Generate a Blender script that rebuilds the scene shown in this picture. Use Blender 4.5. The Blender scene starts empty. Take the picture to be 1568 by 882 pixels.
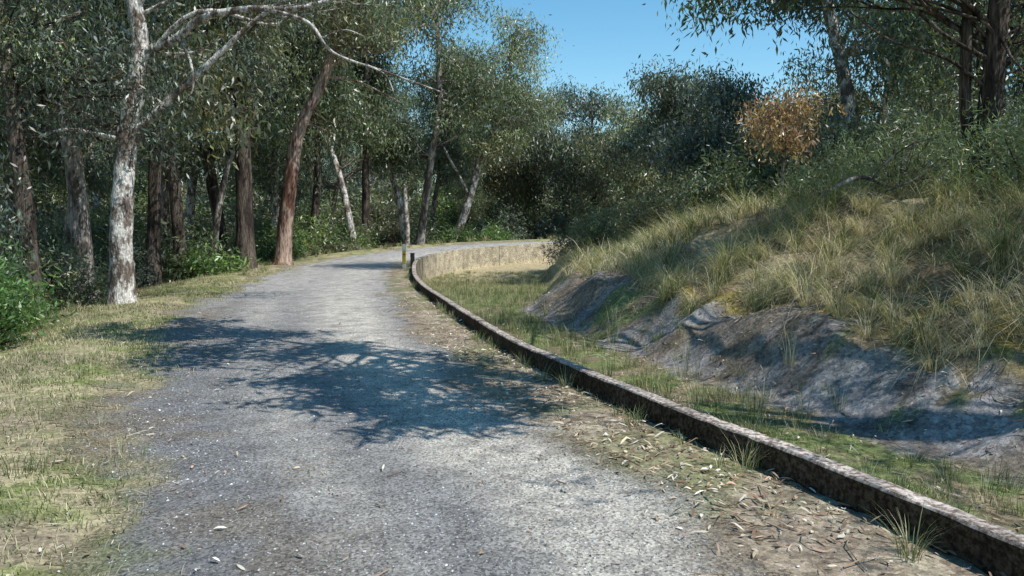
import bpy, math, numpy as np
from mathutils import Vector
rng = np.random.default_rng(7)
SC = bpy.context.scene

# ------------------------------------------------------------ noise
def hash2(ix, iy, seed):
    n = (ix.astype(np.int64)*374761393 + iy.astype(np.int64)*668265263 + seed*144269504) & 0xffffffff
    n = ((n ^ (n >> 13))*1274126177) & 0xffffffff
    n = n ^ (n >> 16)
    return (n & 0xffff)/65535.0
def vn(x, y, seed=0):
    x = np.asarray(x, float); y = np.asarray(y, float)
    ix = np.floor(x); iy = np.floor(y); fx = x-ix; fy = y-iy
    fx = fx*fx*(3-2*fx); fy = fy*fy*(3-2*fy)
    a = hash2(ix, iy, seed); b = hash2(ix+1, iy, seed); c = hash2(ix, iy+1, seed); d = hash2(ix+1, iy+1, seed)
    return (a*(1-fx)+b*fx)*(1-fy)+(c*(1-fx)+d*fx)*fy
def fbm(x, y, seed=0, o=4):
    s = 0; a = 1; t = 0
    for k in range(o):
        s = s+a*vn(np.asarray(x)*2**k, np.asarray(y)*2**k, seed+k); t += a; a *= .5
    return s/t
def S(t):
    t = np.clip(t, 0, 1); return t*t*(3-2*t)

# ------------------------------------------------------------ curves
def catmull(P, n=14):
    P = np.array(P, float); Q = np.vstack([2*P[0]-P[1], P, 2*P[-1]-P[-2]]); out = []
    for i in range(1, len(Q)-2):
        t = np.linspace(0, 1, n, endpoint=False)[:, None]
        p0, p1, p2, p3 = Q[i-1], Q[i], Q[i+1], Q[i+2]
        out.append(.5*((2*p1)+(-p0+p2)*t+(2*p0-5*p1+4*p2-p3)*t*t+(-p0+3*p1-3*p2+p3)*t**3))
    out.append(P[-1:]); return np.vstack(out)
WALL = catmull([(6.5,-8),(4.8,-4),(3.4,0),(2.72,2),(2.2,3.6),(1.73,4.92),(1.24,6.1),(.15,9.24),(-.5,11.7),(-1.33,15.2),(-2.43,20),(-3.25,25),(-3.6,29.5),(-3.05,33.5),(-1.2,37.2),(2,40),(7,41.8),(14,42.5),(30,42),(60,40)], 8)
OUT = catmull([(2.5,-9),(.4,-4),(-.9,0),(-1.3,1.5),(-1.85,3.56),(-2.85,5.4),(-4.4,9),(-5.9,13),(-7,18),(-7.9,25),(-8,31),(-6.4,38),(-3,43),(3,46.5),(10,48),(25,48.5),(60,46)], 8)
def sdist(x, y, P, sign=1):
    x = np.asarray(x, float); sh = x.shape; x = x.ravel(); y = np.asarray(y, float).ravel()
    best = np.full(x.shape, 1e9); bs = np.ones(x.shape)
    for i in range(len(P)-1):
        ax, ay = P[i]; bx, by = P[i+1]; dx, dy = bx-ax, by-ay; L = dx*dx+dy*dy
        t = np.clip(((x-ax)*dx+(y-ay)*dy)/L, 0, 1)
        px = x-ax-t*dx; py = y-ay-t*dy; d = px*px+py*py
        c = dx*(y-ay)-dy*(x-ax)
        m = d < best-1e-9
        best = np.where(m, d, best); bs = np.where(m, np.where(c > 0, 1, -1), bs)
    return (np.sqrt(best)*bs*sign).reshape(sh)

def mix(a, b, m):
    return a*(1-m[..., None])+np.array(b)*m[..., None]
def terrain(x, y, full=False):
    x = np.asarray(x, float); y = np.asarray(y, float)
    sw = sdist(x, y, WALL, -1)    # + on ditch side (right)
    so = sdist(x, y, OUT, 1)      # + outside (left)
    zr = .75*np.clip((y-14)/30, 0, 1.15)**2
    toe = 1.75+2.75*S((y-15)/10)
    t = sw-toe
    z = zr+.02*(fbm(x*.7, y*.7, 3)-.5)
    z = z-.55*S((so-1.3)/4)*(so > 0)+.25*(fbm(x*.35, y*.35, 9)-.5)*S((so-1.5)/3)
    z = z+.05*S(so/.6)*(so > 0)*(1-S((so-.8)/1))
    drop = .12+.55*S((y-18)/12)
    m = S((sw-.02)/.1)
    z = z-drop*m+m*.08*(fbm(x*1.3, y*1.3, 21)-.5)
    conc_h = .72*S(t/1.15+.2*(fbm(x*1.1, y*1.1, 5)-.5))
    bank = conc_h+1.33*S((t-.9)/3.6)+.035*np.clip(t-5, 0, 25)
    rid = 1-np.abs(2*fbm(x*1.0+5, y*1.0, 35, 3)-1)
    bank = bank+(.5*(fbm(x*.8+3, y*.8, 31)-.5)+.3*(rid-.75)+.14*(fbm(x*2.7, y*2.7, 33, 2)-.5))*S((t+.1)/.8)
    z = z+bank*(t > -.2)*S((t+.2)/.4)
    if not full: return z
    n1 = fbm(x*1.1, y*1.1, 41); n2 = fbm(x*3.1, y*3.1, 43); n3 = fbm(x*.4, y*.4, 47)
    n4 = fbm(x*9, y*9, 48, 3)
    C = np.zeros(x.shape+(3,))+np.array([.12, .085, .05])            # forest litter
    C = mix(C, (.075, .10, .03), S((n1-.45)*5)*.8)
    v = S((2.3-so+1.0*(n1-.5))/.7)*(so > -1)
    verge = mix(np.zeros(x.shape+(3,))+np.array([.36, .31, .19]), (.17, .21, .06), S((n2-.42)*5)*.8)
    verge = mix(verge, (.27, .215, .155), S((n1-.5)*7)*.7)
    C = C*(1-v[..., None])+verge*v[..., None]
    lat = np.minimum(-so, 50); wd = np.minimum(-sw, 50)
    right_off = .85-.25*S((y-4)/6)
    pm = S((lat+1.3*(n1-.5)+.8*(n2-.5)+.1)/.5)*S((wd-right_off+.9*(n1-.5)+.7*(n2-.5))/.5)
    pc = np.zeros(x.shape+(3,))+np.array([.245, .24, .24])
    u = lat/(lat+wd+1e-6)
    dust = np.exp(-((u-.62)/.13)**2)*1.35+np.exp(-((u-.30)/.08)**2)*.45
    dust = dust*(.3+1.2*n2)*(.4+1.1*n1)
    pc = mix(pc, (.62, .57, .49), np.clip(dust, 0, .95))
    pc = mix(pc, (.46, .44, .41), S((y-10)/14)*.75)
    pc = mix(pc, (.16, .155, .15), S((n4-.5)*4)*.45)
    pc = mix(pc, (.24, .205, .16), S((n1-.53)*6)*S((1.5-lat)/1.0)*.75)
    edge = mix(np.zeros(x.shape+(3,))+np.array([.30, .245, .18]), (.40, .345, .25), S((n2-.5)*5))
    edge = mix(edge, (.18, .21, .08), S((n1-.48)*6)*.6)
    edge = mix(edge, (.14, .10, .07), S((n4-.5)*5)*.5)
    em = ((sw < .1) & (wd < 2.2)).astype(float)
    C = C*(1-em[..., None])+edge*em[..., None]
    C = C*(1-pm[..., None])+pc*pm[..., None]
    dm = (sw > .05).astype(float)
    dc = mix(np.zeros(x.shape+(3,))+np.array([.21, .17, .11]), (.14, .19, .06), S((n2-.36)*5)*.8)
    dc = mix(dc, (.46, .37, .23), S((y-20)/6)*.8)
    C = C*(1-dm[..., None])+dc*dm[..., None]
    bm = S((t-.7)/.6)
    bc = mix(np.zeros(x.shape+(3,))+np.array([.18, .135, .085]), (.11, .13, .05), S((n2-.45)*5)*.5)
    bc = mix(bc, (.38, .32, .20), S((n1-.47)*6)*.6)
    C = C*(1-(bm*dm)[..., None])+bc*(bm*dm)[..., None]
    cm = S((t+.15+.6*(n2-.5))/.12)*S((1.25-t+2.3*(n1-.48)+.6*(n4-.5))/.1)*S((20-y)/4)*(.1+.9*S((n3-.36)*8))
    cc = mix(np.zeros(x.shape+(3,))+np.array([.25, .235, .23]), (.085, .072, .058), S((n2-.46)*6)*.75)
    cc = mix(cc, (.36, .34, .31), S((n4-.52)*5)*.5)
    cc = mix(cc, (.20, .15, .10), S((n1-.52)*8)*.6)
    C = C*(1-cm[..., None])+cc*cm[..., None]
    moss = S((t-.9)/.3)*S((2.0-t)/.3)*S((n2-.56)*9)*dm*S((14-y)/4)
    C = mix(C, (.30, .22, .05), moss*.6)
    return z, C, pm, cm, sw, so, t

# ------------------------------------------------------------ mesh builder
class MB:
    def __init__(s): s.v = []; s.f = []; s.c = []; s.m = []; s.n = 0
    def add(s, v, f, col, mat=0):
        v = np.asarray(v, float); f = np.asarray(f, int)
        if len(v) == 0: return
        col = np.asarray(col, float)
        if col.ndim == 1: col = np.tile(col, (len(v), 1))
        s.v.append(v); s.f.append(f+s.n); s.c.append(col); s.m.append(np.full(len(f), mat)); s.n += len(v)
    def mesh(s, name, mats, smooth=False):
        V = np.vstack(s.v); C = np.vstack(s.c)
        idx = np.concatenate([f.ravel() for f in s.f])
        tot = np.concatenate([np.full(len(f), f.shape[1]) for f in s.f])
        start = np.concatenate([[0], np.cumsum(tot)[:-1]])
        me = bpy.data.meshes.new(name)
        me.vertices.add(len(V)); me.vertices.foreach_set('co', V.astype(np.float32).ravel())
        me.loops.add(len(idx)); me.loops.foreach_set('vertex_index', idx.astype(np.int32))
        me.polygons.add(len(tot)); me.polygons.foreach_set('loop_start', start.astype(np.int32))
        me.update(calc_edges=True)
        me.polygons.foreach_set('material_index', np.concatenate(s.m).astype(np.int32))
        sm = np.zeros(len(tot), bool)
        if smooth is True: sm[:] = True
        elif smooth is not False: sm[np.isin(np.concatenate(s.m), smooth)] = True
        me.polygons.foreach_set('use_smooth', sm)
        a = me.color_attributes.new('Col', 'FLOAT_COLOR', 'POINT')
        a.data.foreach_set('color', np.hstack([C, np.ones((len(C), 1))]).astype(np.float32).ravel())
        for m in mats: me.materials.append(m)
        me.update(); return me
    def obj(s, name, mats, smooth=False, loc=(0, 0, 0), parent=None):
        o = bpy.data.objects.new(name, s.mesh(name, mats, smooth)); SC.collection.objects.link(o)
        o.location = loc
        if parent: o.parent = parent
        return o

def tube(mb, P, R, col, mat=0, k=8, rough=0.0):
    P = np.asarray(P, float); R = np.asarray(R, float); n = len(P)
    T = np.gradient(P, axis=0); T /= np.linalg.norm(T, axis=1)[:, None]+1e-9
    ref = np.array([1., 0, 0]) if abs(T[:, 2]).mean() > .6 else np.array([0, 0, 1.])
    U = np.cross(T, ref); U /= np.linalg.norm(U, axis=1)[:, None]+1e-9; W = np.cross(T, U)
    a = np.linspace(0, 2*np.pi, k, endpoint=False)
    rr = R[:, None]*(1+rough*(rng.random((n, k))-.5))
    V = P[:, None, :]+rr[..., None]*(np.cos(a)[None, :, None]*U[:, None, :]+np.sin(a)[None, :, None]*W[:, None, :])
    i = np.arange(n-1)[:, None]*k; j = np.arange(k)[None, :]; j2 = (j+1) % k
    F = np.stack([i+j, i+j2, i+k+j2, i+k+j], -1).reshape(-1, 4)
    mb.add(V.reshape(-1, 3), F, col, mat)

def unit(v): return v/(np.linalg.norm(v, axis=-1, keepdims=True)+1e-9)
def leaves(mb, P, L, W, D, col, mat=1):
    n = len(P)
    side = unit(np.cross(D, rng.normal(size=(n, 3))))
    L = np.broadcast_to(L, (n,))[:, None]; W = np.broadcast_to(W, (n,))[:, None]
    a = P; b = P+D*L*.42+side*W*.5; c = P+D*L; d = P+D*L*.42-side*W*.5
    V = np.stack([a, b, c, d], 1).reshape(-1, 3)
    mb.add(V, np.arange(n*4).reshape(-1, 4), np.repeat(col, 4, 0), mat)

def blades(mb, B, head, L, W, lean, droop, col, mat=0, seg=3):
    n = len(B); hx = np.stack([np.cos(head), np.sin(head), np.zeros(n)], 1)
    side = np.stack([-np.sin(head), np.cos(head), np.zeros(n)], 1)
    rows = []; cols = []
    for k in range(seg+1):
        s = k/seg
        c = B+hx*(L*lean*s**1.5)[:, None]; c = c.copy(); c[:, 2] += L*(s-droop*s*s)
        w = (W*(1-s)**.7 if k < seg else W*.06)
        w = np.broadcast_to(w, (n,))[:, None]*.5
        rows.append(c-side*w); rows.append(c+side*w)
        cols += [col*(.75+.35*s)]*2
    m = 2*(seg+1)
    V = np.stack(rows, 1).reshape(-1, 3); C = np.stack(cols, 1).reshape(-1, 3)
    base = np.arange(n)[:, None]*m
    F = np.concatenate([np.stack([base+2*k, base+2*k+1, base+2*k+3, base+2*k+2], -1).reshape(-1, 4) for k in range(seg)])
    mb.add(V, F, C, mat)

# ------------------------------------------------------------ materials
def newmat(name):
    m = bpy.data.materials.new(name); m.use_nodes = True; nt = m.node_tree; nt.nodes.clear()
    return m, nt, nt.nodes, nt.links
def nd(N, t, **k):
    n = N.new(t)
    for a, b in k.items(): setattr(n, a, b)
    return n
def leafmat(name, trans=.3, rough=.45, spec=.5, tcol=1.6, rand=True):
    m, nt, N, Lk = newmat(name)
    out = nd(N, 'ShaderNodeOutputMaterial'); at = nd(N, 'ShaderNodeAttribute', attribute_name='Col')
    oi = nd(N, 'ShaderNodeObjectInfo')
    hs = nd(N, 'ShaderNodeHueSaturation')
    mr = nd(N, 'ShaderNodeMapRange'); mr.inputs[3].default_value = .7 if rand else 1; mr.inputs[4].default_value = 1.3 if rand else 1
    Lk.new(oi.outputs['Random'], mr.inputs[0]); Lk.new(mr.outputs[0], hs.inputs['Value']); Lk.new(at.outputs['Color'], hs.inputs['Color'])
    p = nd(N, 'ShaderNodeBsdfPrincipled'); p.inputs['Roughness'].default_value = rough; p.inputs['Specular IOR Level'].default_value = spec
    tr = nd(N, 'ShaderNodeBsdfTranslucent')
    mx = nd(N, 'ShaderNodeMix', data_type='RGBA', blend_type='MULTIPLY'); mx.inputs[0].default_value = 1
    mx.inputs[7].default_value = (tcol*1.1, tcol*1.15, tcol*.55, 1)
    Lk.new(hs.outputs[0], mx.inputs[6]); Lk.new(mx.outputs[2], tr.inputs[0]); Lk.new(hs.outputs[0], p.inputs['Base Color'])
    ms = nd(N, 'ShaderNodeMixShader'); ms.inputs[0].default_value = trans
    Lk.new(p.outputs[0], ms.inputs[1]); Lk.new(tr.outputs[0], ms.inputs[2]); Lk.new(ms.outputs[0], out.inputs[0])
    return m
def barkmat(name, c1, c2, scale=3., thr=.5, zs=.35):
    m, nt, N, Lk = newmat(name)
    out = nd(N, 'ShaderNodeOutputMaterial'); p = nd(N, 'ShaderNodeBsdfPrincipled'); p.inputs['Roughness'].default_value = .9
    p.inputs['Specular IOR Level'].default_value = .15
    tc = nd(N, 'ShaderNodeTexCoord'); mp = nd(N, 'ShaderNodeMapping'); mp.inputs['Scale'].default_value = (1, 1, zs)
    Lk.new(tc.outputs['Object'], mp.inputs[0])
    n1 = nd(N, 'ShaderNodeTexNoise'); n1.inputs['Scale'].default_value = scale; n1.inputs['Detail'].default_value = 6; n1.inputs['Roughness'].default_value = .7
    n2 = nd(N, 'ShaderNodeTexNoise'); n2.inputs['Scale'].default_value = scale*7; n2.inputs['Detail'].default_value = 4
    Lk.new(mp.outputs[0], n1.inputs[0]); Lk.new(mp.outputs[0], n2.inputs[0])
    r = nd(N, 'ShaderNodeValToRGB'); r.color_ramp.elements[0].position = thr-.05; r.color_ramp.elements[1].position = thr+.05
    r.color_ramp.elements[0].color = (*c1, 1); r.color_ramp.elements[1].color = (*c2, 1)
    Lk.new(n1.outputs[0], r.inputs[0])
    mr = nd(N, 'ShaderNodeMapRange'); mr.inputs[1].default_value = .3; mr.inputs[2].default_value = .7; mr.inputs[3].default_value = .4; mr.inputs[4].default_value = 1.4
    Lk.new(n2.outputs[0], mr.inputs[0])
    mx = nd(N, 'ShaderNodeMix', data_type='RGBA', blend_type='MULTIPLY'); mx.inputs[0].default_value = 1
    Lk.new(r.outputs[0], mx.inputs[6]); Lk.new(mr.outputs[0], mx.inputs[7]); Lk.new(mx.outputs[2], p.inputs['Base Color'])
    b = nd(N, 'ShaderNodeBump'); b.inputs['Strength'].default_value = .8; b.inputs['Distance'].default_value = .04
    Lk.new(n2.outputs[0], b.inputs['Height']); Lk.new(b.outputs[0], p.inputs['Normal']); Lk.new(p.outputs[0], out.inputs[0])
    return m
def groundmat(name, fine=70., cell=55., bump=.6, var=(.55, 1.5), cellvar=(.6, 1.35), dist=.012):
    m, nt, N, Lk = newmat(name)
    out = nd(N, 'ShaderNodeOutputMaterial'); p = nd(N, 'ShaderNodeBsdfPrincipled'); p.inputs['Roughness'].default_value = .95
    p.inputs['Specular IOR Level'].default_value = .1
    at = nd(N, 'ShaderNodeAttribute', attribute_name='Col'); tc = nd(N, 'ShaderNodeTexCoord')
    n1 = nd(N, 'ShaderNodeTexNoise'); n1.inputs['Scale'].default_value = fine; n1.inputs['Detail'].default_value = 5; n1.inputs['Roughness'].default_value = .7
    n0 = nd(N, 'ShaderNodeTexNoise'); n0.inputs['Scale'].default_value = 3; n0.inputs['Detail'].default_value = 8; n0.inputs['Roughness'].default_value = .75
    v = nd(N, 'ShaderNodeTexVoronoi'); v.inputs['Scale'].default_value = cell
    for q in (n1, n0, v): Lk.new(tc.outputs['Object'], q.inputs['Vector'])
    bw = nd(N, 'ShaderNodeRGBToBW'); Lk.new(v.outputs['Color'], bw.inputs[0])
    def mr(src, a, b, lo, hi):
        q = nd(N, 'ShaderNodeMapRange'); q.inputs[1].default_value = a; q.inputs[2].default_value = b; q.inputs[3].default_value = lo; q.inputs[4].default_value = hi
        Lk.new(src, q.inputs[0]); return q.outputs[0]
    def mul(a, b):
        q = nd(N, 'ShaderNodeMix', data_type='RGBA', blend_type='MULTIPLY'); q.inputs[0].default_value = 1
        Lk.new(a, q.inputs[6]); Lk.new(b, q.inputs[7]); return q.outputs[2]
    c = mul(at.outputs['Color'], mr(n1.outputs[0], .3, .7, *var))
    c = mul(c, mr(n0.outputs[0], .3, .7, .74, 1.26))
    c = mul(c, mr(bw.outputs[0], .1, .9, *cellvar))
    Lk.new(c, p.inputs['Base Color'])
    ad = nd(N, 'ShaderNodeMath', operation='ADD'); Lk.new(n1.outputs[0], ad.inputs[0]); Lk.new(bw.outputs[0], ad.inputs[1])
    b = nd(N, 'ShaderNodeBump'); b.inputs['Strength'].default_value = bump; b.inputs['Distance'].default_value = dist
    Lk.new(ad.outputs[0], b.inputs['Height']); Lk.new(b.outputs[0], p.inputs['Normal']); Lk.new(p.outputs[0], out.inputs[0])
    return m
def plain(name, col, rough=.6):
    m, nt, N, Lk = newmat(name); out = nd(N, 'ShaderNodeOutputMaterial'); p = nd(N, 'ShaderNodeBsdfPrincipled')
    n1 = nd(N, 'ShaderNodeTexNoise'); n1.inputs['Scale'].default_value = 12; n1.inputs['Detail'].default_value = 5
    r = nd(N, 'ShaderNodeValToRGB'); r.color_ramp.elements[0].color = (*[c*.6 for c in col], 1); r.color_ramp.elements[1].color = (*col, 1)
    r.color_ramp.elements[0].position = .3; r.color_ramp.elements[1].position = .55
    Lk.new(n1.outputs[0], r.inputs[0]); Lk.new(r.outputs[0], p.inputs['Base Color']); p.inputs['Roughness'].default_value = rough
    Lk.new(p.outputs[0], out.inputs[0]); return m
def wallmat():
    m, nt, N, Lk = newmat('weathered_concrete'); out = nd(N, 'ShaderNodeOutputMaterial'); p = nd(N, 'ShaderNodeBsdfPrincipled'); p.inputs['Roughness'].default_value = .95
    p.inputs['Specular IOR Level'].default_value = .1
    tc = nd(N, 'ShaderNodeTexCoord'); at = nd(N, 'ShaderNodeAttribute', attribute_name='Col')
    n1 = nd(N, 'ShaderNodeTexNoise'); n1.inputs['Scale'].default_value = 30; n1.inputs['Detail'].default_value = 6; n1.inputs['Roughness'].default_value = .65
    n2 = nd(N, 'ShaderNodeTexNoise'); n2.inputs['Scale'].default_value = 3; n2.inputs['Detail'].default_value = 6
    for q in (n1, n2): Lk.new(tc.outputs['Object'], q.inputs['Vector'])
    r = nd(N, 'ShaderNodeValToRGB'); e = r.color_ramp.elements
    e[0].position = .42; e[0].color = (.42, .36, .32, 1); e[1].position = .6; e[1].color = (1.55, 1.52, 1.5, 1)
    Lk.new(n1.outputs[0], r.inputs[0])
    mr = nd(N, 'ShaderNodeMapRange'); mr.inputs[1].default_value = .3; mr.inputs[2].default_value = .7; mr.inputs[3].default_value = .6; mr.inputs[4].default_value = 1.3
    Lk.new(n2.outputs[0], mr.inputs[0])
    a = nd(N, 'ShaderNodeMix', data_type='RGBA', blend_type='MULTIPLY'); a.inputs[0].default_value = 1
    b = nd(N, 'ShaderNodeMix', data_type='RGBA', blend_type='MULTIPLY'); b.inputs[0].default_value = 1
    Lk.new(at.outputs['Color'], a.inputs[6]); Lk.new(r.outputs[0], a.inputs[7]); Lk.new(a.outputs[2], b.inputs[6]); Lk.new(mr.outputs[0], b.inputs[7])
    Lk.new(b.outputs[2], p.inputs['Base Color'])
    bp = nd(N, 'ShaderNodeBump'); bp.inputs['Strength'].default_value = .6; bp.inputs['Distance'].default_value = .012
    Lk.new(n1.outputs[0], bp.inputs['Height']); Lk.new(bp.outputs[0], p.inputs['Normal']); Lk.new(p.outputs[0], out.inputs[0]); return m

M_LEAF = leafmat('gum_leaves', .25, .38, .6, 1.35)
M_GRASS = leafmat('grass_blades', .25, .6, .3, 1.15, False)
M_LIT = leafmat('dry_leaf_litter', .05, .7, .3, 1, False)
M_BPALE = barkmat('pale_gum_bark', (.16, .125, .10), (.68, .64, .58), 4, .51, .5)
M_BRED = barkmat('red_gum_bark', (.13, .065, .045), (.44, .32, .25), 2.5, .5, .2)
M_BDARK = barkmat('dark_stringybark', (.04, .031, .026), (.14, .11, .09), 5, .5, .15)
M_BGREY = barkmat('grey_bark', (.11, .09, .078), (.40, .35, .31), 3, .5, .3)
M_GROUND = groundmat('soil_and_litter', 45, 28, .8)
M_PATH = groundmat('gravel', 150, 75, 1.0, (.64, 1.38), (.45, 1.55), .015)
M_STONE = groundmat('pebble', 90, 60, .3)
M_WALL = wallmat()

# ------------------------------------------------------------ terrain sheet
def axis(lo, hi, segs):
    a = []
    for s, e, st in segs: a.append(np.arange(s, e, st))
    return np.concatenate(a+[[hi]])
gx = axis(-600, 600, [(-600, -100, 50), (-100, -30, 5), (-30, -12, .6), (-12, 9, .1), (9, 16, .3), (16, 40, 1), (40, 100, 6), (100, 600, 50)])
gy = axis(-100, 700, [(-100, -10, 15), (-10, 2, .5), (2, 14, .08), (14, 26, .16), (26, 50, .3), (50, 70, 1), (70, 130, 6), (130, 700, 50)])
X, Y = np.meshgrid(gx, gy)
Z, C, PM, CM, SW, SO, T = terrain(X, Y, True)
nx, ny = len(gx), len(gy)
i = np.arange(ny-1)[:, None]*nx+np.arange(nx-1)[None, :]
F = np.stack([i, i+1, i+nx+1, i+nx], -1).reshape(-1, 4)
pmf = PM.ravel()
inp = pmf[F].max(1) > .02
core = (pmf[F].min(1) > .6)
sink = np.zeros(nx*ny); corev = np.ones(nx*ny, bool); corev[F[~core].ravel()] = False
sink[corev] = .03
V = np.stack([X.ravel(), Y.ravel(), Z.ravel()], 1)
Vg = V.copy(); Vg[:, 2] -= sink
mb = MB(); mb.add(Vg, F, C.reshape(-1, 3)); mb.obj('ground', [M_GROUND], True)
Vp = V.copy(); Vp[:, 2] += .004
used = np.unique(F[inp]); remap = -np.ones(len(V), int); remap[used] = np.arange(len(used))
mb = MB(); mb.add(Vp[used], remap[F[inp]], C.reshape(-1, 3)[used]); mb.obj('gravel_path', [M_PATH], True)

# ------------------------------------------------------------ concrete edging wall
def resample(P, step):
    d = np.concatenate([[0], np.cumsum(np.linalg.norm(np.diff(P, axis=0), axis=1))])
    s = np.arange(0, d[-1], step); return np.stack([np.interp(s, d, P[:, k]) for k in range(P.shape[1])], 1)
W = resample(WALL, .1); W = W[(W[:, 0] < 25)]
Tn = unit(np.gradient(W, axis=0)); Nr = np.stack([Tn[:, 1], -Tn[:, 0]], 1)   # to the ditch
zr = .75*np.clip((W[:, 1]-14)/30, 0, 1.15)**2
top = zr+.19+.1*S((W[:, 1]-20)/12)+.014*(fbm(W[:, 1]*1.5, W[:, 0], 77)-.5)
far = S((W[:, 1]-24)/8)
mb = MB(); n = len(W); seg = 30; k0 = 0
while k0 < n-2:
    k1 = min(k0+seg, n-1); idx = np.arange(k0, k1+1); w = W[idx].copy(); w[-1] = w[-1]-Tn[k1]*.014
    tt = top[idx]+rng.normal()*.005; m = len(idx)
    off = rng.normal()*.005
    prof = [(-.0, -1.0), (0.0, -.015), (.014, 0), (.118, 0), (.132, -.015), (.132, -1.3)]
    rows = []
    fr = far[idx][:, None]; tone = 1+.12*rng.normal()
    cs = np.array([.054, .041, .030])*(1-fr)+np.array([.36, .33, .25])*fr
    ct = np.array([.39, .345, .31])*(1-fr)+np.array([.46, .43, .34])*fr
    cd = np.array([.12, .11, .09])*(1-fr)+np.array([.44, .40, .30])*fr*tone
    for q, (o, dz) in enumerate(prof):
        jit = .007*(fbm(w[:, 1]*9+q*7, w[:, 0]*9, 80+q, 3)-.5)*2
        xy = w+Nr[idx]*(o+off+jit[:, None])
        rows.append(np.stack([xy[:, 0], xy[:, 1], tt+dz+(jit if dz > -.5 else 0)], 1))
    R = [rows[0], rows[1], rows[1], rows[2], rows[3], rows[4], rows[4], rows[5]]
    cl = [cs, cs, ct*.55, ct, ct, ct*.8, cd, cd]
    Vv = np.stack(R, 1).reshape(-1, 3); Cc = np.stack(cl, 1).reshape(-1, 3)
    b = np.arange(m-1)[:, None]*8
    Ff = []
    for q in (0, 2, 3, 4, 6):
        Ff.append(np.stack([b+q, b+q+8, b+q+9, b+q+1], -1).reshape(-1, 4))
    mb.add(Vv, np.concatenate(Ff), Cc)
    for e in (0, m-1):
        s = e*8; mb.add(Vv[[s, s+1, s+3, s+4, s+5, s+7]], [[0, 1, 2, 3, 4, 5]], np.array([.05, .045, .04]))
    k0 = k1
mb.obj('concrete_edging_wall', [M_WALL])

# ------------------------------------------------------------ trees
LEAFK = 1.85
def leafcols(n, base, var=.22, warm=.12):
    b = LEAFK*np.array(base)[None]*np.exp(rng.normal(size=(n, 1))*var)
    b = b*(1+rng.normal(size=(n, 3))*.08)
    w = rng.random(n) < warm
    b[w] = b[w]*np.array([1.8, 1.4, 1.0])
    return np.clip(b, .01, .6)
def leafclump(mb, cen, nl, sig, L, Wd, base, droop=1.0, warm=.08, tn=1.0):
    k = len(cen); n = k*nl
    tint = np.repeat(tn*np.exp(rng.normal(size=k)*.28), nl)[:, None]
    P = np.repeat(cen, nl, 0)+rng.normal(size=(n, 3))*np.array([sig, sig, sig*1.05])
    D = rng.normal(size=(n, 3))*.6; D[:, 2] -= droop; D = unit(D)
    sz = np.exp(rng.normal(size=n)*.2)
    leaves(mb, P, L*sz, Wd*sz, D, leafcols(n, base, .22, warm)*tint)
def limb(mb, a, b, r0, r1, bow=.25, k=6):
    a = np.array(a, float); b = np.array(b, float); L = np.linalg.norm(b-a)
    m1 = a+(b-a)*.33+np.array([0, 0, bow*L*.5])+rng.normal(size=3)*L*.06
    m2 = a+(b-a)*.68+np.array([0, 0, bow*L*.45])+rng.normal(size=3)*L*.07
    P = catmull([a, m1, m2, b], 5); tube(mb, P, np.linspace(r0, r1, len(P)), (.3, .3, .3), 0, k)
    return P
def mktree(trunk, r0, r1, crowns, limbs=(), nsub=9, ncl=12, nl=45, sig=.32, L=.17, Wd=.045, base=(.06, .085, .045), droop=.8, blobs=None, warm=.08, spread=.5, dead=0, lmax=1.0):
    mb = MB(); tp = catmull(trunk, 8); m = len(tp); s = np.linspace(0, 1, m)
    R = r0*(1-s)+r1*s; R[:3] *= np.array([1.45, 1.2, 1.07])
    tube(mb, tp, R, (.3, .3, .3), 0, 12, .16)
    for pts, a, b in limbs:
        P = catmull(pts, 6); tube(mb, P, np.linspace(a, b, len(P)), (.3, .3, .3), 0, 7, .12)
    subs = []
    for (cx, cy, cz, rx, ry, rz) in crowns:
        d = unit(rng.normal(size=(nsub, 3)))*(rng.random((nsub, 1))**.45)
        p = np.array([cx, cy, cz])+d*np.array([rx, ry, rz])*.85
        for q in p: subs.append((q, .5*(min(rx, ry, rz))*spread*2*.5+.2))
    if blobs is not None:
        for q in blobs: subs.append((np.array(q[:3], float), q[3]))
    for q, sr in subs:
        dz = q[2]-tp[:, 2]; hd = np.linalg.norm(tp[:, :2]-q[:2], axis=1)
        cost = np.abs(dz-.55*hd)+.25*hd; cost[s < .3] += 5
        j = int(np.argmin(cost)); Lb = np.linalg.norm(tp[j]-q)
        P = limb(mb, tp[j], q, min(R[j]*.55, (.02+.016*Lb)*lmax), .014*lmax, .12)
        c = q+rng.normal(size=(ncl, 3))*np.array([sr, sr, sr*.55])
        for w in c[:ncl//2]:
            a = P[rng.integers(len(P)//2, len(P))]
            PP = np.array([a, (a+w)/2+rng.normal(size=3)*.1+np.array([0, 0, .08]), w]); tube(mb, PP, [.016, .01, .005], (.3,)*3, 0, 4)
        leafclump(mb, c, nl, sig, L, Wd, base, droop, warm, math.exp(rng.normal()*.22))
    for _ in range(dead):
        j = rng.integers(m//3, m); a = tp[j]; dv = unit(rng.normal(size=3)*np.array([1, 1, .4])); le = .8+rng.random()*1.6
        P = np.array([a, a+dv*le*.5+rng.normal(size=3)*.15, a+dv*le+rng.normal(size=3)*.2]); tube(mb, P, [.03, .018, .006], (.3,)*3, 0, 5)
    return mb
def gz(x, y): return float(terrain(np.array([x]), np.array([y]))[0])
def place(mb, name, x, y, bark, dz=-.12, rot=0, sc=1):
    o = mb.obj(name, [bark, M_LEAF], smooth=[0], loc=(x, y, gz(x, y)+dz)); o.rotation_euler = (0, 0, rot); o.scale = (sc,)*3; return o
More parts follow.
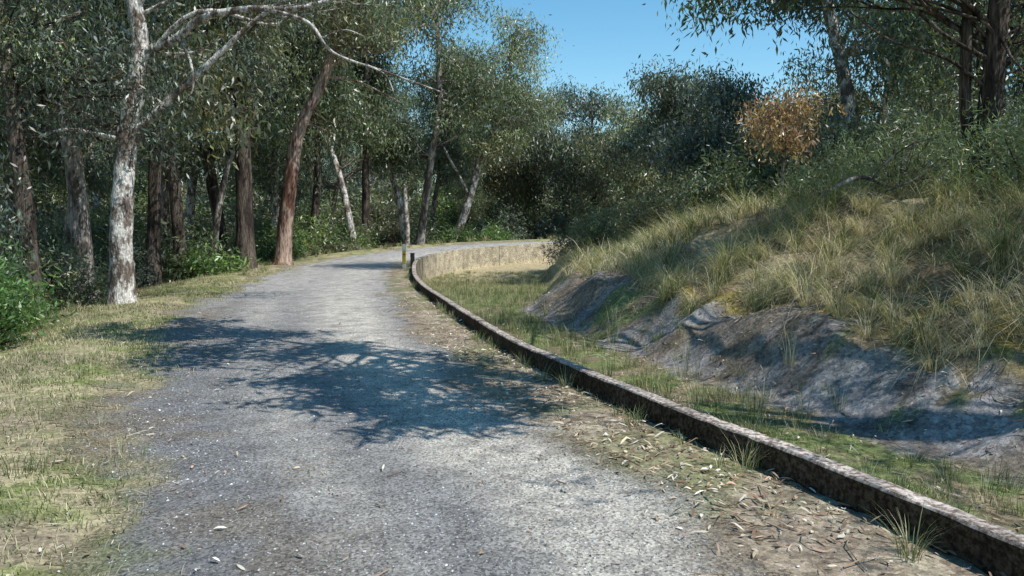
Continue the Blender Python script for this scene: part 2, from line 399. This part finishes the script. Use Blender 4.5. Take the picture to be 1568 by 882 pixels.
GREEN = (.062, .078, .044); BLUE = (.068, .083, .065); OLIVE = (.088, .096, .058); BRIGHT = (.072, .100, .037)
TN = 'eucalyptus_tree'

# A big pale gum on the left verge
mb = mktree([(0,0,0),(.05,0,1.9),(.22,.1,3.8),(.52,.1,5.5),(.38,.1,6.8),(.1,0,8.6),(.3,0,10.8)], .25, .09,
    [(-2.5,.5,9.5,3,3,2.4),(1.5,1.5,11,3,3,2)],
    limbs=[([(.5,.1,5.4),(1.3,0,5.65),(2.0,-.2,6.05),(3.0,-.3,6.2),(3.9,-.3,6.2),(4.7,-.3,6.4),(5.6,-.2,6.9)], .10, .04),
           ([(3.3,-.3,6.2),(4.2,-.4,5.9),(4.7,-.4,5.3),(5.7,-.3,4.95),(7.0,-.2,4.5)], .045, .012),
           ([(5.4,-.35,5.05),(5.8,-.5,4.8),(6.0,-.5,4.3)], .02, .006), ([(4.5,-.4,5.6),(5.0,-.6,5.7),(5.5,-.7,5.5)], .02, .006),
           ([(1.4,0,5.7),(1.65,-.1,5.2),(1.7,-.1,4.7),(1.6,-.1,4.4)], .045, .012),
           ([(.5,.1,5.3),(1.0,.2,5.4),(1.6,.4,5.5),(2.1,.5,5.8)], .05, .01),
           ([(.45,.1,6.2),(.9,0,6.9),(1.6,0,7.4),(2.6,0,8.2)], .07, .03)],
    nsub=12, ncl=14, nl=60, L=.13, Wd=.03, base=GREEN, lmax=.75, blobs=[(-1.5,-.6,5.6,.45),(-2.2,-.4,4.8,.5),(-2.8,0,5.6,.6),(-3.2,-.5,4.1,.5),(2.6,0,7.3,.5),(5.8,0,6.6,.5),(-1.2,.8,6.6,.5),(4,.5,7,.5)])
place(mb, TN, -8.35, 16.5, M_BPALE)
# B red gum
mb = mktree([(0,0,0),(.17,0,1.8),(.5,0,4),(.8,0,5.3),(1.67,0,7),(2.1,0,8.5),(2.2,0,10),(2.3,.2,14)], .31, .1,
    [(1.5,.5,12.5,4,4,2.6),(3.5,0,9.5,2,2,1.5)], limbs=[([(.8,0,5.3),(1.2,.1,5.35),(2,.1,5.0)], .07, .02), ([(1.7,0,7.1),(3.0,-.2,6.9),(4.6,-.3,6.1)], .06, .015)], nsub=13, ncl=14, nl=50, sig=.38, L=.19, Wd=.045, base=OLIVE, dead=6)
place(mb, TN, -8.7, 29.3, M_BRED)
# C leaning pale gum beyond bend
mb = mktree([(0,0,0),(1.2,0,3.3),(2.0,0,6.2),(3.0,0,8.0),(3.7,0,11),(3.9,0,13)], .28, .07,
    [(4.0,0,12.6,2.4,2.2,2.0),(2.0,0,9.8,2.2,2,1.6),(5.0,0,9.4,2.1,1.8,1.5),(.4,0,11.0,1.2,1.6,1.0),(3,0,7,2.2,2,1.2)],
    limbs=[([(1.2,0,3.3),(-.4,.2,6.2),(-1.3,.2,8)], .12, .04)], nsub=10, ncl=13, nl=44, sig=.4, L=.25, Wd=.06, base=(.095,.106,.064), spread=.45)
place(mb, TN, -3.9, 50.5, M_BPALE)
for x, y, h in [(5.3,56,10.6),(.3,60,9.5),(9.2,52,9),(13,58,10),(-1.6,64,12)]:
    q = h/10
    mb = mktree([(0,0,0),(-.3,0,3.5*q),(.3,0,7*q),(.5,0,10*q)], .22, .06, [(0,0,9.4*q,2.6,2.4,1.6),(-1.8,0,6.8*q,2.3,2,1.5),(2.1,0,6.5*q,2.4,2,1.6),(0,0,4.6*q,2.6,2,1.3)], nsub=10, ncl=12, nl=42, sig=.42, L=.28, Wd=.07, base=[OLIVE, BLUE, OLIVE][rng.integers(3)])
    place(mb, TN, x, y, M_BGREY)
# E
mb = mktree([(0,0,0),(.2,0,2.5),(-.2,0,4.5),(0,0,6.3)], .16, .05, [(-.2,0,5.7,1.8,1.7,1.1),(1.2,0,4.2,1.5,1.6,1.0),(-1.1,0,3.4,1.4,1.5,1.1)], nsub=10, ncl=12, nl=46, sig=.3, L=.19, Wd=.05, base=BLUE, spread=.42)
place(mb, TN, 6.5, 32, M_BGREY)
# F
mb = mktree([(0,0,0),(.1,0,1.5),(.3,0,3),(.35,0,4.3)], .11, .035, [(.3,0,3.7,1.3,1.2,1.1),(-.4,0,2.2,1.3,1.2,1.0),(.9,0,2,1.1,1.1,.9)], nsub=9, ncl=11, nl=44, sig=.25, L=.15, Wd=.045, base=(.07,.09,.075), spread=.42)
place(mb, TN, 5.9, 23.5, M_BGREY)
# I right bank dark trunks
mb = mktree([(0,0,0),(.05,0,1.6),(.1,0,3.4),(.0,0,5.2),(.2,.2,8.5)], .18, .08, [(.6,.5,6.3,2.6,2.6,1.8),(-1.9,.3,3.9,.9,1.2,.6),(1.6,.3,3.4,1.2,1.2,1.1),(-.3,.6,4.4,1.9,1.4,.7)], limbs=[([(0,0,.3),(-.25,.1,1.6),(-.3,.1,3.2),(-.5,.2,5.6)], .1, .06), ([(.1,0,1.8),(-.6,0,2.3),(-1.4,.1,2.6),(-2,.1,3.0)], .03, .01)], nsub=10, ncl=12, nl=50, sig=.24, L=.12, Wd=.028, base=(.048,.062,.036), dead=8, lmax=.5)
place(mb, TN, 6.9, 11.4, M_BDARK)
# J overhanging tree, trunk outside the frame to the right
jx, jy = 8.6, 3.2; jz = gz(jx, jy)-.12
bl = []
while len(bl) < 62:      # leafy outer boughs spreading over the path
    f = rng.random(); g = float(np.clip(rng.normal()*.85+.25, -.7, 2.0))
    bl.append((3.5-6.3*f+g*.55, 4.7+6.0*f+g*.9+.2*rng.normal(), 5.8+.6*f+.3*rng.normal(), .23))
hang = [(3.3,12.2,5.2,.3),(2.9,12.5,5.3,.3),(3.8,11.8,5.4,.4)]
bankb = [(6.6,4.2,7.6,.6),(7.5,5.2,7.4,.5),(9.4,5.6,7,.7),(7,2,8,.8),(9.2,3.6,8.8,.9),(9.6,7.6,6.0,.6),(8.2,6.6,6.3,.6),(8.8,8.6,6.2,.6),(9.8,6.4,6.4,.6),(8.6,5.0,6.4,.6),(7.6,7.6,6.2,.5),(7.2,6.4,6.1,.5),(9.4,9.2,6.3,.6)]
tr = [(0,0,0),(-.2,.1,2),(-.6,.4,4),(-1.2,.9,5.6),(-2.6,1.7,6.0),(-4.6,3,5.7),(-6.6,4.6,5.3),(-8.2,5.9,5.1)]
lm = [([(-3.0,2,5.7),(-4.0,4.6,5.2),(-4.6,7.4,4.2),(-5.0,8.6,3.4)], .04, .015), ([(-1.0,.8,5.2),(-.6,1,7),(-.9,1.2,8)], .12, .05)]
rel = lambda L_: [(a-jx, b-jy, c-jz, d) for a, b, c, d in L_]
mb = mktree(tr, .24, .03, [], limbs=lm, ncl=8, nl=26, sig=.13, L=.2, Wd=.055, base=(.05,.07,.037), blobs=rel(bl), lmax=.8)
m2 = mktree([(0,0,0),(-.2,.1,2),(-.3,.3,4),(-.5,.5,6)], .2, .05, [], ncl=13, nl=46, sig=.24, L=.13, Wd=.035, base=(.05,.07,.037), blobs=rel(bankb+hang), lmax=.45)
off = mb.n
mb.v += m2.v; mb.c += m2.c; mb.m += m2.m; mb.f += [f+off for f in m2.f]; mb.n += m2.n
mb.obj(TN, [M_BDARK, M_LEAF], smooth=[0], loc=(jx, jy, jz))
# gum standing behind the camera position, beside the path
mb = mktree([(0,0,0),(-.2,.3,3),(-.4,.8,5),(-.5,1.2,7.5)], .14, .05, [], ncl=8, nl=30, sig=.13, L=.16, Wd=.045, base=GREEN, blobs=[(-.9,3.3,6.5,.22),(-.7,2.9,6.8,.25),(-1.1,2.4,7.2,.3),(.1,1.2,7.8,.5)], lmax=.5)
place(mb, TN, 1.7, -2.3, M_BGREY)
# brown dead sapling
mb = mktree([(0,0,0),(.05,0,1),(.1,0,2.2),(.1,0,2.9)], .05, .02, [(.1,0,2.3,.5,.4,.85)], nsub=10, ncl=9, nl=34, sig=.15, L=.12, Wd=.032, base=(.15,.10,.055), warm=0)
place(mb, 'dead_sapling', 6.05, 17.6, M_BGREY)

def gum(h, r, lean, base, crown_lo=.35, wide=2.4, leafL=.24, nl=36, nsub=8, ncl=12, dead=4, sig=.36):
    tr = [(0, 0, 0), (lean[0]*.25+rng.normal()*.12, lean[1]*.25, h*.25), (lean[0]*.6+rng.normal()*.25, lean[1]*.6, h*.5), (lean[0]*.9+rng.normal()*.3, lean[1]*.9, h*.75), (lean[0], lean[1], h*.95)]
    cr = []
    for q in range(5):
        f = crown_lo+(1-crown_lo)*(q+.4)/5
        w = wide*(.6+.5*math.sin(math.pi*min(1, (q+1)/5.2)))
        cr.append((lean[0]*f+rng.normal()*wide*.4, lean[1]*f+rng.normal()*wide*.4, h*f, w, w, h*.09+.4))
    return mktree(tr, r, r*.3, cr, nsub=nsub, ncl=ncl, nl=nl, sig=sig, L=leafL, Wd=leafL*.25, base=base, dead=dead, spread=.36)
for (px, d, h, r, lx, bark, lo) in [(280,26,17,.22,-.9,M_BDARK,.34),(376,27.5,18,.32,-.2,M_BDARK,.36),(322,30,14,.13,2.6,M_BGREY,.4),(232,24,16,.22,.3,M_BDARK,.33),(128,20,15,.26,-1.1,M_BGREY,.33),
        (560,44,19,.26,.2,M_BDARK,.33),(624,47,15,.24,-3.4,M_BPALE,.38),(545,41,15,.2,-3.2,M_BPALE,.42),(205,31,17,.18,-2,M_BGREY,.36),(50,16,14,.2,-.8,M_BDARK,.3),(475,38,18,.22,1.2,M_BDARK,.34),(655,54,13,.2,2.5,M_BGREY,.34)]:
    x = (px-784)/1184*d
    LL = min(.26, max(.14, .0068*d))
    place(gum(h, r, (lx, 0), [GREEN, BLUE, OLIVE][rng.integers(3)], lo, 2.1, LL, int(36*min(1.9, .24/LL))), TN, x, d, bark)
mb = MB(); P = catmull([(0,0,0),(.03,0,1.4),(-.05,0,3.0),(-.08,0,3.7)], 5); tube(mb, P, np.linspace(.17, .12, len(P)), (.3,)*3, 0, 10, .2)
tube(mb, np.array([(-.05,0,2.6),(.25,0,2.95),(.5,0,3.0)]), [.05,.04,.02], (.3,)*3, 0, 6)
mb.add(np.array([(-.2,0,3.7),(.0,.1,3.9),(.05,-.1,3.65),(-.1,-.1,3.75)]), [[0,1,2,3]], (.3,)*3)
mb.obj('dead_tree_stump', [M_BPALE], True, (-6.15, 45.2, gz(-6.15, 45.2)-.1))
mb = MB()
for a, b, r in [((0,0,.1),(2.4,.6,.75),.05),((.9,.2,.35),(1.7,-.3,1.0),.02),((1.5,.4,.5),(2.0,1.0,1.1),.018),((.3,.4,.1),(1.9,-.5,.35),.03),((1.9,.5,.6),(2.9,.2,1.2),.015)]:
    limb(mb, a, b, r, r*.3, .1)
mb.obj('fallen_branch', [M_BGREY], True, (5.0, 12.6, gz(5.0, 12.6)))

# ------------------------------------------------------------ distant tree mass
protos = []
for q in range(6):
    b = [GREEN, OLIVE, BLUE, OLIVE, (.078,.095,.055), BLUE][q]
    m = gum(15, .2+.05*rng.random(), (rng.normal()*1.6, rng.normal()*1.2), b, .28, 2.6, .22, 48, 8, 11, 3)
    protos.append(m.mesh('gum_proto', [[M_BDARK, M_BGREY, M_BPALE][q % 3], M_LEAF], [0]))
def bushmb(R, H, nb, nl, sig, L, Wd, base, droop=.2, warm=.05):
    mb = MB()
    for _ in range(nb):
        a = rng.random()*6.28; rr = R*math.sqrt(rng.random()); h = H*(.2+.8*rng.random()**1.3)*(1-.35*(rr/R)**2)
        e = np.array([math.cos(a)*rr, math.sin(a)*rr, h])
        P = np.array([(e[0]*.15, e[1]*.15, 0), (e[0]*.5, e[1]*.5, h*.6), e]); tube(mb, P, [.02, .014, .005], (.3,)*3, 0, 4)
        c = e+rng.normal(size=(3, 3))*np.array([sig, sig, sig]); leafclump(mb, c, nl, sig*.8, L, Wd, base, droop, warm)
    return mb
bp = [bushmb(1.3, 1.9, 26, 34, .24, .17, .045, b, .1).mesh('bush_proto', [M_BDARK, M_LEAF], [0]) for b in (GREEN, BRIGHT, OLIVE, BLUE)]
E1 = bpy.data.objects.new('distant_trees', None); SC.collection.objects.link(E1)
E2 = bpy.data.objects.new('undergrowth', None); SC.collection.objects.link(E2)
def inst(me, par, name, x, y, z, s, rz, sz=None):
    o = bpy.data.objects.new(name, me); SC.collection.objects.link(o); o.parent = par
    o.location = (x, y, z); o.scale = (s, s, sz or s); o.rotation_euler = (0, 0, rz)
def standh(x, y):
    r = x/max(y, 1)
    lim = np.interp(r, [-.14, -.10, -.075, .04, .06, .16, .26, .32, .40, .46], [9, .28, .19, .15, .17, .15, .15, .18, .25, 9])
    return lim*math.hypot(x, y)*.93+1.6
cand = []
tries = 0
while len(cand) < 105 and tries < 9000:
    tries += 1
    y = 9+95*rng.random()**1.2; x = -.85*y-6+rng.random()*(1.7*y+14)
    if any((x-a)**2+(y-b)**2 < (3.6+.035*y)**2 for a, b, *_ in cand): continue
    sw = float(sdist([x], [y], WALL, -1)[0]); so = float(sdist([x], [y], OUT, 1)[0])
    if so > 3.2 or sw > 10.5:
        if sw > 9.5 and y < 15: continue
        if so > 0 and y < 22 and x > -11: continue
        z = gz(x, y); H = min(13+6*rng.random(), (standh(x, y)-z)*(.72+.3*rng.random()))
        if H < 3.0: continue
        cand.append((x, y, z, H))
for x, y, z, H in cand:
    s = H/15.5
    inst(protos[rng.integers(6)], E1, 'gum', x, y, z-.15, max(s, .38)*(1 if s > .5 else 1.1), rng.random()*6.28, s)
for k in range(60):
    a = -.78+1.56*(k+rng.random())/60; d = 100+40*rng.random(); x = d*math.sin(a); y = d*math.cos(a)
    H = min(15, standh(x, y)); inst(protos[rng.integers(6)], E1, 'gum', x, y, gz(x, y)-.3, H/15.5*1.4, rng.random()*6.28, H/15.5)
for k in range(110):
    a = -.78+1.1*(k+rng.random())/110; d = 62+30*rng.random(); x = d*math.sin(a); y = d*math.cos(a)
    inst(bp[rng.integers(4)], E2, 'bush', x, y, gz(x, y)-.2, 2.2+rng.random(), rng.random()*6.28, 1.9+.9*rng.random())
n = 0; tries = 0
while n < 300 and tries < 9000:
    tries += 1
    y = 9+90*rng.random()**1.4; x = -.85*y-4+rng.random()*(1.65*y+8)
    sw = float(sdist([x], [y], WALL, -1)[0]); so = float(sdist([x], [y], OUT, 1)[0])
    if so > 3.0 or (sw > 8 and y > 13):
        s = (.4+.6*rng.random())*(1+.014*y)
        if so > 0 and y < 25: s *= .6
        inst(bp[rng.integers(4)], E2, 'bush', x, y, gz(x, y)-.1, s, rng.random()*6.28); n += 1

# ------------------------------------------------------------ nearer shrubs
def shrub(name, x, y, *a, **k):
    m = bushmb(*a, **k); m.obj(name, [M_BDARK, M_LEAF], smooth=[0], loc=(x, y, gz(x, y)-.05))
for x, y, R, H in [(-7.5,10.6,.9,1.35),(-8.6,12.2,1.1,1.5),(-7.9,9.0,.8,1.0)]:
    shrub('green_shrub', x, y, R, H, 50, 40, .14, .11, .028, (.05,.092,.026), droop=.1)
for x, y, R, H in [(-10.3,14.6,1.2,3.4),(-11.5,17,1.3,3.0)]:
    shrub('gum_sapling', x, y, R, H, 40, 34, .2, .13, .04, BLUE, droop=.8)
for x, y, R, H in [(7.9,9.6,1.1,1.5),(6.9,10.4,.9,1.2),(8.4,12,1.3,2.0),(5.8,13.9,.8,.9),(7.2,14.5,1.3,1.7)]:
    shrub('wattle_shrub', x, y, R, H, 56, 50, .17, .11, .013, (.07,.09,.048), droop=-.4)
for x, y, R, H in [(4.5,26,.9,1.4),(3.4,29,.9,1.4),(2.4,31.5,.9,1.2),(5.6,20.5,1.0,1.4),(7.8,19,1.5,2.7),(9.5,17.5,1.5,3.2),(8.3,22,1.6,3.4),(11,20,1.8,4.0)]:
    shrub('bank_shrub', x, y, R, H, 44, 38, .2, .13, .032, [GREEN, OLIVE, BLUE][rng.integers(3)], droop=.3)
for x, y, R, H in [(-9.9,33,.9,1.0),(-8.4,41,1,1.2),(-3.2,48.5,1.1,1.3),(-1.0,49,1.1,1.1),(-10.2,26,.8,.8)]:
    shrub('fern_shrub', x, y, R, H, 26, 26, .2, .2, .05, (.055,.092,.027), droop=-.1)

# ------------------------------------------------------------ grasses
def sample(n, x0, x1, y0, y1, fn):
    xs = x0+(x1-x0)*rng.random(n); ys = y0+(y1-y0)*rng.random(n)**1.0
    z, C, pm, cm, sw, so, t = terrain(xs, ys, True)
    k = rng.random(n) < fn(xs, ys, pm, cm, sw, so, t)
    return np.stack([xs, ys, z], 1)[k], sw[k], so[k], t[k]
GC = np.array([.13, .18, .06]); SCo = np.array([.62, .54, .37]); OG = np.array([.27, .28, .14])
def gcols(n, fs):
    r = rng.random(n); c = np.where((r < fs)[:, None], SCo, np.where((r < fs+.35*(1-fs))[:, None], OG, GC))
    return c*np.exp(rng.normal(size=(n, 1))*.22)
def tussocks(mb, B, per, L, W, fs, rad=.07, lean=.75, droop=.45):
    k = len(B); n = k*per
    R = np.repeat(np.exp(rng.normal(size=k)*.3), per); fsr = np.repeat(np.clip(fs+rng.normal(size=k)*.3, 0.02, .98), per)
    a = rng.random(n)*6.283; rr = rad*np.sqrt(rng.random(n))
    P = np.repeat(B, per, 0).copy(); P[:, 0] += np.cos(a)*rr; P[:, 1] += np.sin(a)*rr; P[:, 2] -= .02
    LL = L*R*(.5+.7*rng.random(n)); ln = lean*(.3+rng.random(n)); dr = np.clip(droop*(.4+1.1*rng.random(n)), 0, 1.3)
    dead = rng.random(n) < fsr; dr = np.where(dead, dr*1.25, dr); LL = np.where(dead, LL*.95, LL)
    c = np.where(dead[:, None], SCo, np.where(rng.random(n)[:, None] < .5, OG, GC))*np.exp(rng.normal(size=(n, 1))*.2)
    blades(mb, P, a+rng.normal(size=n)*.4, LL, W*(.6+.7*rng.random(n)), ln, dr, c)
mb = MB()
B, sw, so, t = sample(11000, -4, 11, 4, 32, lambda x, y, pm, cm, sw, so, t: (t > .55)*(t < 9)*np.clip(.10+1.1*S((t-.7)/.6)*(fbm(x*.9, y*.9, 61) > .41)*np.clip((9.5-t)/4, .25, 1), 0, 1)*(1-.85*(cm > .5))*.5)
near = B[:, 1] < 14
tussocks(mb, B[near], 110, .68, .006, .66, .08, .85, .74)
tussocks(mb, B[~near], 46, .64, .013, .62, .10, .8, .68)
mb.obj('bank_tussock_grass', [M_GRASS])
mb = MB()
B, sw, so, t = sample(8000, -4, 5, 3, 34, lambda x, y, pm, cm, sw, so, t: (sw > .16)*(t < .4)*(fbm(x*.8, y*.8, 65) > .36)*.9*(1-.8*(cm > .5)))
tussocks(mb, B, 32, .16, .0055, .18, .1, .5, .3)
B, sw, so, t = sample(1500, -4, 5, 3, 30, lambda x, y, pm, cm, sw, so, t: (sw > .2)*(t < .5)*(fbm(x*.5, y*.5, 69) > .42)*.6)
tussocks(mb, B, 24, .40, .0055, .3, .08, .3, .2)
mb.obj('ditch_grass', [M_GRASS])
mb = MB()
B, sw, so, t = sample(9000, -4, 3.2, 3, 30, lambda x, y, pm, cm, sw, so, t: (sw < -.03)*(sw > -1.2)*np.exp(sw*3)*.5*(fbm(x*1.2, y*1.2, 71) > .45))
tussocks(mb, B, 22, .09, .0045, .25, .07, .5, .3)
B, sw, so, t = sample(5000, -4, 3.2, 3, 30, lambda x, y, pm, cm, sw, so, t: (sw < -.03)*(sw > -.25)*.7*(fbm(x*2.2, y*2.2, 72) > .52))
tussocks(mb, B, 34, .21, .0055, .12, .06, .55, .3)
mb.obj('kerbside_grass', [M_GRASS])
mb = MB()
B, sw, so, t = sample(210000, -10, -1, 2.5, 26, lambda x, y, pm, cm, sw, so, t: (so > -1.2)*(so < 2.9)*(1-.95*pm)*np.clip(-.1+2.6*(fbm(x*1.3, y*1.3, 73)-.32), 0.03, 1)*np.clip(10/y, .35, 1))
n = len(B); c = gcols(n, .4)
g = S((fbm(B[:, 0]*1.3, B[:, 1]*1.3, 74)-.40)*6)[:, None]; c = c*(1-g*.7)+gcols(n, .02)*g*.7
blades(mb, B, rng.random(n)*6.28, .03+.05*rng.random(n), .0045+.0004*B[:, 1], .6*np.ones(n), .25*np.ones(n), c, 0, 2)
B, sw, so, t = sample(4200, -10, -1, 3, 30, lambda x, y, pm, cm, sw, so, t: (so > -.3)*(so < 3.4)*(1-pm)*(fbm(x*.9, y*.9, 75) > .42)*(.25+.6*(so > 1.2)))
tussocks(mb, B, 32, .18, .0055, .4, .09, .5, .35)
B, sw, so, t = sample(900, -13, 6, 24, 50, lambda x, y, pm, cm, sw, so, t: (so > .2)*(so < 2.2)*.8)
tussocks(mb, B, 30, .3, .016, .4, .15, .5, .35)
mb.obj('verge_grass', [M_GRASS])

# ------------------------------------------------------------ litter, pebbles, twigs
def litter(mb, B, L, W, cols):
    n = len(B); h = rng.random(n)*6.283; D = np.stack([np.cos(h), np.sin(h), rng.normal(size=n)*.12], 1)
    sd = np.stack([-np.sin(h), np.cos(h), rng.normal(size=n)*.35], 1)
    up = np.array([0, 0, 1.]); B = B+up*(.008+.012*rng.random((n, 1))); L = L[:, None]; W = W[:, None]
    curl = (rng.random((n, 1))*.22)*L; sb = rng.normal(size=(n, 1))*.12*L
    v = [B, B+D*L*.3+sd*W*.5+up*curl*.6+sd*sb*.6, B+D*L*.65+sd*W*.42+up*curl+sd*sb, B+D*L+up*curl*.4, B+D*L*.65-sd*W*.42+up*curl+sd*sb, B+D*L*.3-sd*W*.5+up*curl*.6+sd*sb*.6]
    V = np.stack(v, 1).reshape(-1, 3); b = np.arange(n)[:, None]*6
    F1 = b+np.array([[1, 2, 4, 5]]); T1 = b+np.array([[0, 1, 5]]); T2 = b+np.array([[2, 3, 4]])
    off = mb.n; mb.add(V, F1, np.repeat(cols, 6, 0))
    for TT in (T1, T2): mb.f.append(TT+off); mb.m.append(np.zeros(len(TT), int))
def litcol(n):
    pal = np.array([(.50,.41,.28),(.38,.26,.16),(.24,.14,.09),(.72,.66,.55),(.46,.30,.20),(.15,.10,.07),(.60,.51,.38)])
    return pal[rng.integers(len(pal), size=n)]*np.exp(rng.normal(size=(n, 1))*.18)
mb = MB()
B, sw, so, t = sample(80000, -4, 6, 2.6, 18, lambda x, y, pm, cm, sw, so, t: ((sw < -.02)*(sw > -1.7)*np.exp(-(np.maximum(-sw-.5, 0)/.4)**2)*.38*(.3+1.2*(fbm(x*2, y*2, 92) > .5))+(sw > .15)*(t < .7)*.08+(t >= .7)*(t < 5)*.12)*np.clip(9/y, .3, 1))
n = len(B); litter(mb, B, .035+.09*rng.random(n)**1.4, .007+.012*rng.random(n), litcol(n))
B, sw, so, t = sample(14000, -6, 3, 2.6, 20, lambda x, y, pm, cm, sw, so, t: (sw < 0)*(so < 2.2)*(.12+.25*(so > -.6)))
n = len(B); litter(mb, B, .02+.10*rng.random(n)**2.5, .005+.014*rng.random(n), litcol(n))
mb.obj('leaf_litter', [M_LIT])
mb = MB()
B, sw, so, t = sample(1700, -6, 5, 2.8, 16, lambda x, y, pm, cm, sw, so, t: (sw < 0)*(so < 1)*(.05+.35*(sw > -1))+(sw > .2)*(t < 3)*.5)
for b in B:
    h = rng.random()*6.28; L = .06+.3*rng.random()**2; d = np.array([math.cos(h), math.sin(h), .05])
    P = np.array([b+[0, 0, .012], b+d*L*.5+rng.normal(size=3)*.02+[0, 0, .02], b+d*L+[0, 0, .012]]); tube(mb, P, [.0045, .004, .002], litcol(1)[0]*.7, 0, 4)
mb.obj('fallen_twigs', [M_LIT])
mb = MB()
B, sw, so, t = sample(90000, -6, 3, 2.5, 12, lambda x, y, pm, cm, sw, so, t: ((sw < -.05)*(so < .3)*(.2+.8*pm))*np.clip(5/y, .15, 1)*(.3+.7*(fbm(x*2, y*2, 91) > .48)))
n = len(B); s = (.003+.007*rng.random(n)**3)[:, None, None]
O = np.array([(1,0,0),(0,1,0),(-1,0,0),(0,-1,0),(0,0,.7),(0,0,-.7)], float)[None]*(1+rng.normal(size=(n, 6, 1))*.25)
a = rng.random(n)*6.28; ca, sa = np.cos(a)[:, None], np.sin(a)[:, None]
O = np.stack([O[..., 0]*ca-O[..., 1]*sa, O[..., 0]*sa+O[..., 1]*ca, O[..., 2]], -1)
V = (B[:, None, :]+[0, 0, .006]+O*s).reshape(-1, 3); b = np.arange(n)[:, None]*6
F = np.concatenate([b+np.array([f]) for f in [(0,1,4),(1,2,4),(2,3,4),(3,0,4),(1,0,5),(2,1,5),(3,2,5),(0,3,5)]])
c = np.array([.28,.275,.27])*np.exp(rng.normal(size=(n, 1))*.5); c = np.clip(c*(1+rng.normal(size=(n, 3))*.04), .03, .65)
mb.add(V, F, np.repeat(c, 6, 0)); mb.obj('loose_gravel', [M_STONE])

# ------------------------------------------------------------ marker post
def post(name, x, y, parts):
    E = bpy.data.objects.new(name, None); SC.collection.objects.link(E); E.location = (x, y, gz(x, y))
    for nm, z0, z1, ww, tt, mat in parts:
        mb = MB(); b = min(ww, tt)*.18
        ring = [(-ww/2+b,-tt/2),(ww/2-b,-tt/2),(ww/2,-tt/2+b),(ww/2,tt/2-b),(ww/2-b,tt/2),(-ww/2+b,tt/2),(-ww/2,tt/2-b),(-ww/2,-tt/2+b)]
        zs = [(z0, 1), (z1-b, 1), (z1, .8)]
        V = [(p[0]*s, p[1]*s, z) for z, s in zs for p in ring]
        F = [(r*8+q, r*8+(q+1) % 8, r*8+8+(q+1) % 8, r*8+8+q) for r in range(2) for q in range(8)]
        mb.add(V, F, (.5,)*3); mb.add(V[16:], [list(range(8))], (.5,)*3); mb.obj(nm, [mat], parent=E)
    return E
yel = plain('yellow_paint', (.75, .55, .04)); wht = plain('white_paint', (.75, .74, .7)); drk = plain('dark_timber', (.07, .055, .045), .9); red = plain('reflector', (.6, .05, .03), .3)
post('marker_post', -3.95, 28.3, [('base', -.1, .12, .13, .11, wht), ('yellow_body', .12, .62, .125, .105, yel), ('white_cap', .62, .85, .13, .11, wht), ('reflector', .45, .52, .07, .125, red)])
post('timber_post', -3.72, 28.9, [('shaft', -.1, .45, .15, .15, drk), ('top', .45, .5, .17, .17, drk)])

# ------------------------------------------------------------ light, sky, camera
el = math.radians(56); az = math.radians(118)
sd = Vector((math.sin(az)*math.cos(el), math.cos(az)*math.cos(el), math.sin(el)))
l = bpy.data.lights.new('sun', 'SUN'); l.energy = 5; l.angle = math.radians(.4); l.color = (1, .965, .91)
lo = bpy.data.objects.new('sun', l); SC.collection.objects.link(lo); lo.rotation_euler = sd.to_track_quat('Z', 'Y').to_euler()
w = bpy.data.worlds.new('World'); SC.world = w; w.use_nodes = True; nt = w.node_tree
sk = nt.nodes.new('ShaderNodeTexSky'); sk.sky_type = 'NISHITA'; sk.sun_disc = False; sk.sun_elevation = el; sk.sun_rotation = az
sk.ozone_density = 1.5; sk.dust_density = .1; sk.air_density = 1.1
hs = nt.nodes.new('ShaderNodeHueSaturation'); hs.inputs['Saturation'].default_value = 1.3; hs.inputs['Hue'].default_value = .486; hs.inputs['Value'].default_value = 1.4
bg = nt.nodes['Background']; bg.inputs[1].default_value = .12; nt.links.new(sk.outputs[0], hs.inputs['Color']); nt.links.new(hs.outputs[0], bg.inputs[0])
cam = bpy.data.cameras.new('camera'); cam.sensor_width = 36; cam.lens = 27.18; cam.clip_end = 2000; cam.clip_start = .05
co = bpy.data.objects.new('camera', cam); SC.collection.objects.link(co); co.location = (0, 0, 1.6); co.rotation_euler = (math.radians(90-4.4), 0, 0)
SC.camera = co
SC.view_settings.view_transform = 'Standard'; SC.view_settings.look = 'None'; SC.view_settings.exposure = 0
